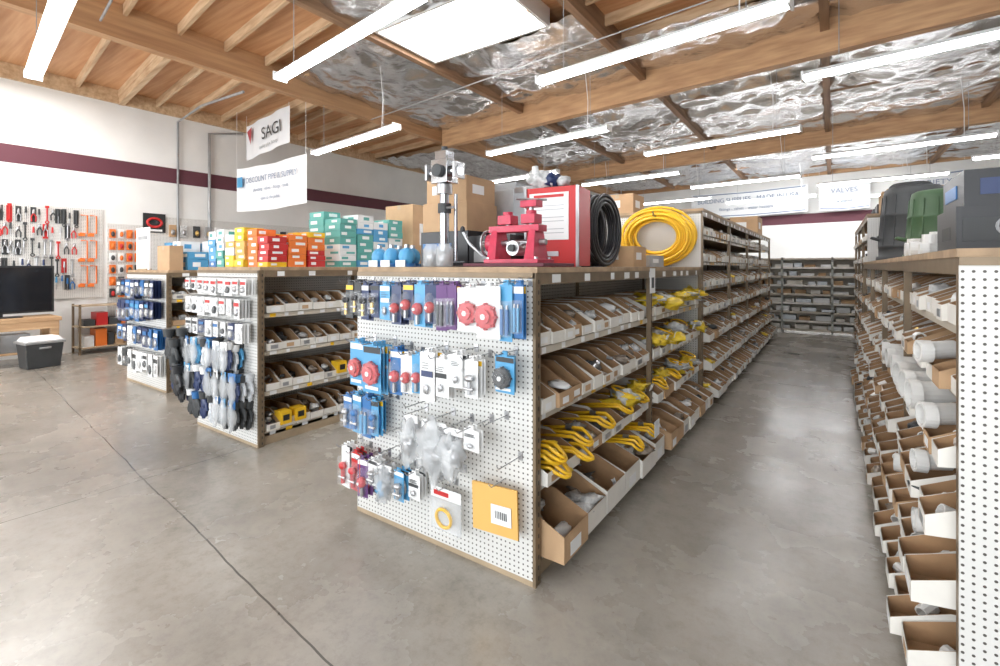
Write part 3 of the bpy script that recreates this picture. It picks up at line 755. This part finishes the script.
b=MB('paper_sign_board'); b.rbox((-7.45,2.52,Z3+.28),(.42,.015,.55),m_label); b.rbox((-7.45,2.511,Z3+.42),(.3,.003,.05),m_galv); b.box(-7.6,-7.3,2.5,2.56,Z3,Z3+.02,m_tan); b.obj()
# ---------------------------------------------------------------- right rack top
ZR=HR+.001
b=MB('boxed_equipment')
carton(b,.44,1.05,2.83,3.28,ZR,ZR+.20,m_black); carton(b,.47,1.1,2.86,3.33,ZR+.201,ZR+.36,m_black)
b.box(.46,.95,2.827,2.83,ZR+.05,ZR+.15,m_dark); b.torus((.60,2.825,ZR+.11),(0,1,0),.035,.006,m_grey,16,5); b.box(.439,.4395,2.95,3.15,ZR+.06,ZR+.12,m_dark); b.box(.52,.9,2.857,2.86,ZR+.25,ZR+.32,m_navy); b.box(.465,.47,3.0,3.25,ZR+.25,ZR+.31,m_blue)
b.obj(bevel=.004)
def can(name,x,y,z,r,h,mat,n=28):
    b=MB(name)
    b.lathe((x,y,z),[(0,0),(r*1.08,0),(r*1.08,.05),(r*1.0,.06),(r*1.0,h*.18),(r*1.03,h*.2),(r*1.0,h*.22),(r*.93,h*.6),(r*.96,h*.62),(r*.92,h*.65),(r*.86,h*.90),(r*.82,h*.97),(r*.70,h),(0,h)],mat,n)
    for s_ in (-1,1):
        b.tube([(x+s_*r*.98,y-.07,z+h*.3),(x+s_*(r+.06),y-.06,z+h*.33),(x+s_*(r+.06),y+.06,z+h*.33),(x+s_*r*.98,y+.07,z+h*.3)],.014,mat,7)
    for i in range(14):
        a=2*math.pi*i/14; b.tube([(x+math.cos(a)*r*1.0,y+math.sin(a)*r*1.0,z+h*.22),(x+math.cos(a)*r*.88,y+math.sin(a)*r*.88,z+h*.88)],.006,mat,5)
    b.obj()
can('trash_can',.74,6.95,ZR,.31,.82,m_dark); can('trash_can',.78,7.6,ZR,.25,.95,m_dark); can('trash_can',.80,5.75,ZR,.25,.62,m_green)
can('trash_can',1.35,6.4,ZR,.28,.8,m_dark)
b=MB('pvc_pipe_fittings')
for (x,y,r,l) in ((.47,3.42,.032,.13),(.45,3.55,.04,.15),(.52,3.66,.036,.17),(.47,3.85,.045,.12),(.55,4.05,.045,.2),(.50,4.3,.05,.14),(.62,3.7,.045,.15),(.5,4.6,.05,.18)):
    if l>.14: b.ring((x,y,ZR),(x,y,ZR+l*.8),r,.006,m_pvc,18)
    else: b.ring((x-l/2,y,ZR+r),(x+l/2,y+.03,ZR+r),r,.006,m_pvc,18); b.ring((x-l/2-.02,y,ZR+r),(x-l/2+.02,y,ZR+r),r+.006,.008,m_pvc,18)
b.obj()
b=MB('boxed_stock')
carton(b,1.0,1.5,3.5,4.2,ZR,ZR+.4,m_dark,None,m_label); carton(b,1.1,1.6,4.4,5.1,ZR,ZR+.5,m_kraft2,m_tan,m_label); b.obj()
b=MB('boxed_stock'); 
for y in (8.2,9.0,9.9,10.8): carton(b,.6,1.4,y,y+.6,2.201,2.201+U(.25,.5),random.choice([m_dark,m_kraft2,m_black]),m_tan,m_label)
b.obj()
# ---------------------------------------------------------------- back shelf
b=MB('wall_storage_shelf')
for x in (-1.9,-.95,0,.95,1.9):
    for y in (12.75,13.2): b.box(x-.02,x+.02,y-.02,y+.02,0,1.72,m_backsh)
for i in range(9):
    z=.1+i*.2
    b.box(-1.92,1.92,12.73,13.22,z-.04,z,m_boxw if i%2 else m_lip)
    if i<8: 
        x=-1.85
        while x<1.8:
            w=U(.12,.3); b.box(x,x+w,12.85,13.15,z,z+U(.05,.12),random.choice([m_kraft2,m_galv,m_white,m_white,m_boxw])); x+=w+U(.02,.12)
b.box(-1.9,1.9,13.2,13.21,.1,1.7,m_lip)
b.obj()
# ---------------------------------------------------------------- banners
def banner(x0,x1,y,z0,z1,slope,mat=m_banner,sag=.04,dz=0,border=False):
    b=MB('hanging_banner'); n=16; vs=[];fs=[]
    for i in range(n+1):
        u=i/n; x=x0+(x1-x0)*u; yy=y+slope*(x-x0)+.02*math.sin(u*14)
        s_=sag*math.sin(math.pi*u)
        vs+= [(x,yy,z0-s_+dz*u),(x,yy,z1-s_+dz*u)]
    for i in range(n): fs.append((2*i,2*i+2,2*i+3,2*i+1))
    b.add(vs,fs,mat,True)
    if border:
        for (za,zb) in ((z0+.04,z0+.075),(z1-.075,z1-.04)):
            v2=[];
            for i in range(n+1):
                u=i/n; x=x0+(x1-x0)*(.02+.96*u); s_=sag*math.sin(math.pi*u); yy=y+slope*(x-x0)+.02*math.sin(u*14)-.006
                v2+=[(x,yy,za-s_),(x,yy,zb-s_)]
            b.add(v2,fs,m_text,True)
    for x,yy,d in ((x0,y,0),(x1,y+slope*(x1-x0),dz)): b.tube([(x,yy,z1+d),(x,yy,HC-.14)],.004,m_label,4)
    return b.obj()
o=banner(-10.0,-7.62,5.0,2.63,3.50,0)
text('DISCOUNT PIPE & SUPPLY',.15,(-8.7,4.96,3.2),(math.pi/2,0,0),m_text,o); text('plumbing - valves - fittings - tools',.09,(-8.7,4.96,3.0),(math.pi/2,0,0),m_text,o); text('open to the public',.09,(-8.7,4.96,2.82),(math.pi/2,0,0),m_text,o)
b=MB('banner_mark'); b.box(-9.9,-9.7,4.955,4.96,3.1,3.3,m_lblue); b.obj(o)
o=banner(-10.1,-8.55,5.25,3.73,4.44,0,sag=.0,dz=.16)
text('SAGI',.34,(-9.1,5.21,4.2),(math.pi/2,-.1,0),m_dark,o); text('quality pipe fittings',.09,(-9.2,5.21,3.95),(math.pi/2,-.1,0),m_grey,o)
b=MB('banner_mark'); b.add([(-10.0,5.21,4.3),(-9.82,5.21,4.38),(-9.86,5.21,4.02)],[(0,1,2)],m_textr); b.obj(o)
for (x0,x1,t1,t2) in ((-4.4,-.65,'BUILDING SUPPLIES   MADE IN USA','fittings - valves - water heaters'),(-.35,.95,'VALVES','& parts'),(1.7,3.0,'VARIETY','& service')):
    yb=yx(YB,x0)-.36; o=banner(x0,x1,yb,3.32,4.22,K,border=True)
    w=x1-x0; ym=yb+K*w/2-.04
    text(t1,.21,((x0+x1)/2,ym,3.9),(math.pi/2,0,CA),m_text,o); text(t2,.14,((x0+x1)/2,ym,3.58),(math.pi/2,0,CA),m_text,o)
# ---------------------------------------------------------------- left wall displays
b=MB('pegboard_wall_panel')
b.box(XL,XL+.03,1.2,3.08,.95,2.55,m_pegy); b.box(XL,XL+.03,3.16,3.72,.6,2.3,m_pegy); b.box(XL,XL+.03,3.76,7.5,.6,2.5,m_pegy); b.obj()
b=MB('hanging_hand_tools')
X0=XL+.035
def screwdriver(y,z,m):
    b.tube([(X0+.03,y,z),(X0+.03,y,z-.10)],.014,m,7,radii=[.012,.017]); b.cyl((X0+.03,y,z-.10),(X0+.03,y,z-.22),.005,m_steel,6)
def pliers(y,z,m):
    for s_ in (-1,1): b.tube([(X0+.03,y,z-.06),(X0+.03,y+s_*.03,z-.12),(X0+.03,y+s_*.025,z-.20)],.010,m,6)
    b.blob((X0+.03,y,z-.04),(.012,.02,.045),m_steel,0,7,6)
def wrench(y,z,m):
    b.tube([(X0+.03,y,z),(X0+.03,y,z-.22)],.011,m,6); b.torus((X0+.03,y,z-.24),(1,0,0),.022,.009,m,12,5); b.rbox((X0+.03,y,z+.02),(.02,.05,.04),m)
def hacksaw(y,z,m):
    b.tube([(X0+.03,y-.05,z-.3),(X0+.03,y+.05,z-.3),(X0+.03,y+.05,z+.02),(X0+.03,y-.04,z+.02)],.012,m,6); b.cyl((X0+.03,y-.04,z+.02),(X0+.03,y-.04,z-.3),.003,m_steel,4); b.rbox((X0+.03,y-.03,z-.33),(.03,.09,.05),m)
fn=[screwdriver,pliers,wrench]
for (z,ms) in ((2.47,[m_dark,m_red,m_dark,m_steel]),(2.20,[m_red,m_dark,m_steel]),(1.92,[m_red,m_steel,m_dark]),(1.62,[m_steel,m_dark,m_navy]),(1.33,[m_blue,m_lblue,m_blue])):
    y=1.28
    while y<2.72:
        random.choice(fn)(y,z+U(-.03,.03),random.choice(ms))
        if R()<.45: b.box(X0,X0+.01,y-.035,y+.035,z-.22,z+.03,random.choice([m_label,m_dark,m_red,m_dark]))
        y+=U(.065,.11)
for z in (2.40,1.95,1.50):
    for y in (2.80,2.93): hacksaw(y,z,m_orange)
for i in range(6):
    for j in range(4):
        y=3.22+j*.13; z=2.2-i*.22
        b.box(X0,X0+.03,y-.045,y+.045,z-.16,z,random.choice([m_orange,m_orange,m_dark,m_label])); b.blob((X0+.045,y,z-.09),(.02,.03,.05),random.choice([m_orange,m_dark,m_red]))
for i in range(3):
    y=4.2
    while y<7.3:
        z=2.35-i*.36; m_=random.choice([m_label,m_galv,m_bagw,m_kraft2,m_label,m_dark]); b.box(X0,X0+.04,y-.06,y+.06,z-.24,z,m_); b.blob((X0+.05,y,z-.15),(.02,.04,.06),random.choice([m_steel,m_bagw,m_brass])); y+=U(.16,.25)
b.obj()
b=MB('round_logo_sign'); b.box(XL+.035,XL+.05,3.7,4.08,2.18,2.55,m_black); b.torus((XL+.06,3.89,2.37),(1,0,0),.12,.025,m_red,24,6,sy=.7); b.box(XL+.05,XL+.055,3.76,4.02,2.2,2.24,m_label); b.obj()
b=MB('television')
b.box(-10.42,-10.36,1.1,2.28,.78,1.52,m_black); b.box(-10.36,-10.355,1.13,2.25,.81,1.49,m_screen); b.box(-10.5,-10.25,1.4,1.9,.721,.735,m_black); b.box(-10.42,-10.38,1.6,1.7,.73,.79,m_black); b.obj(bevel=.006)
b=MB('wooden_workbench')
b.box(-10.7,-10.02,.8,2.30,.66,.72,m_woodt)
for y in (.85,1.5,2.17): 
    for x in (-10.65,-10.14): b.box(x,x+.1,y,y+.1,0,.66,m_woodt)
b.box(-10.66,-10.06,.9,2.25,.18,.21,m_woodt); b.box(-10.06,-10.03,.85,2.27,.54,.66,m_woodt); b.box(-10.4,-10.1,1.62,1.95,.211,.48,m_galv); b.obj(bevel=.005)
b=MB('storage_tote')
b.T=Matrix.Translation((-9.80,2.0,0))@Matrix.Rotation(.1,4,'Z')
def frus(a0,b0,a1,b1,z0,z1,m): 
    b.add([(-a0,-b0,z0),(a0,-b0,z0),(a0,b0,z0),(-a0,b0,z0),(-a1,-b1,z1),(a1,-b1,z1),(a1,b1,z1),(-a1,b1,z1)],[(0,3,2,1),(4,5,6,7),(0,1,5,4),(1,2,6,5),(2,3,7,6),(3,0,4,7)],m)
frus(.15,.19,.18,.22,0,.36,m_dark); frus(.20,.24,.20,.24,.36,.40,m_galv); frus(.18,.22,.14,.18,.40,.46,m_label)
b.rbox((.185,0,.30),(.02,.14,.03),m_galv); b.obj(bevel=.01)
b=MB('low_merchandise_shelf')
for y in (2.62,3.28,3.95): 
    for x in (XL+.13,-10.5): b.box(x,x+.03,y,y+.03,0,.86,m_bronze)
for z in (.12,.48,.84): 
    b.box(XL+.13,-10.47,2.62,3.98,z-.02,z,m_tan)
    if z<.8:
        y=2.7
        while y<3.8: w=U(.1,.2); b.box(-10.84,-10.55,y,y+w-.02,z,z+U(.1,.3),random.choice([m_red,m_dark,m_white,m_dark,m_orange,m_kraft2])); y+=w
b.obj()
b=MB('low_merchandise_shelf')
for y in (4.3,5.6,6.9): 
    for x in (XL+.13,-10.4): b.box(x,x+.03,y,y+.03,0,1.25,m_bronze)
for z in (.12,.48,.84,1.2): 
    b.box(XL+.13,-10.37,4.3,6.93,z-.02,z,m_tan)
    y=4.4
    while y<6.7: w=U(.12,.25); b.box(-10.84,-10.45,y,y+w-.02,z,z+U(.1,.3),random.choice([m_red,m_dark,m_white,m_lblue,m_orange,m_kraft2,m_white])); y+=w
b.obj()
# ---------------------------------------------------------------- lights
def area(name,loc,rot,sx,sy,P,col=(1,1,1)):
    l=bpy.data.lights.new(name,'AREA'); l.shape='RECTANGLE'; l.size=sx; l.size_y=sy; l.energy=P; l.color=col
    o=bpy.data.objects.new(name,l); sc.collection.objects.link(o); o.location=loc; o.rotation_euler=rot
area('daylight_door_left',(-7.5,YF+.05,1.7),(math.radians(90),0,0),4,3.3,360,(.93,.97,1))
area('daylight_door_right',(-.25,YF+.05,1.7),(math.radians(90),0,0),5.4,3.3,270,(.93,.97,1))
area('fill_light_left',(-9.3,1.6,4.5),(0,0,0),1.6,1.6,130,(1,.99,.97))  # added fill lamp under the closed roof, makes the bright patch on the left floor
area('fill_light_back',(-1.0,16.0,4.4),(math.radians(25),0,0),4,1.2,160,(.97,.98,1))  # added fill lamp, no roof opening here; brightens the back wall
w=bpy.data.worlds.new('World'); sc.world=w; w.use_nodes=True
w.node_tree.nodes['Background'].inputs[0].default_value=(.75,.85,1,1); w.node_tree.nodes['Background'].inputs[1].default_value=.8
# ---------------------------------------------------------------- camera
cam=bpy.data.cameras.new('camera'); co=bpy.data.objects.new('camera',cam); sc.collection.objects.link(co)
co.location=(0,0,1.5); co.rotation_euler=(math.radians(90),0,math.radians(34.7))
cam.sensor_width=36; cam.lens=17.28; cam.shift_y=-.066; cam.clip_start=.05
sc.camera=co
sc.view_settings.view_transform='Standard'; sc.view_settings.exposure=.12
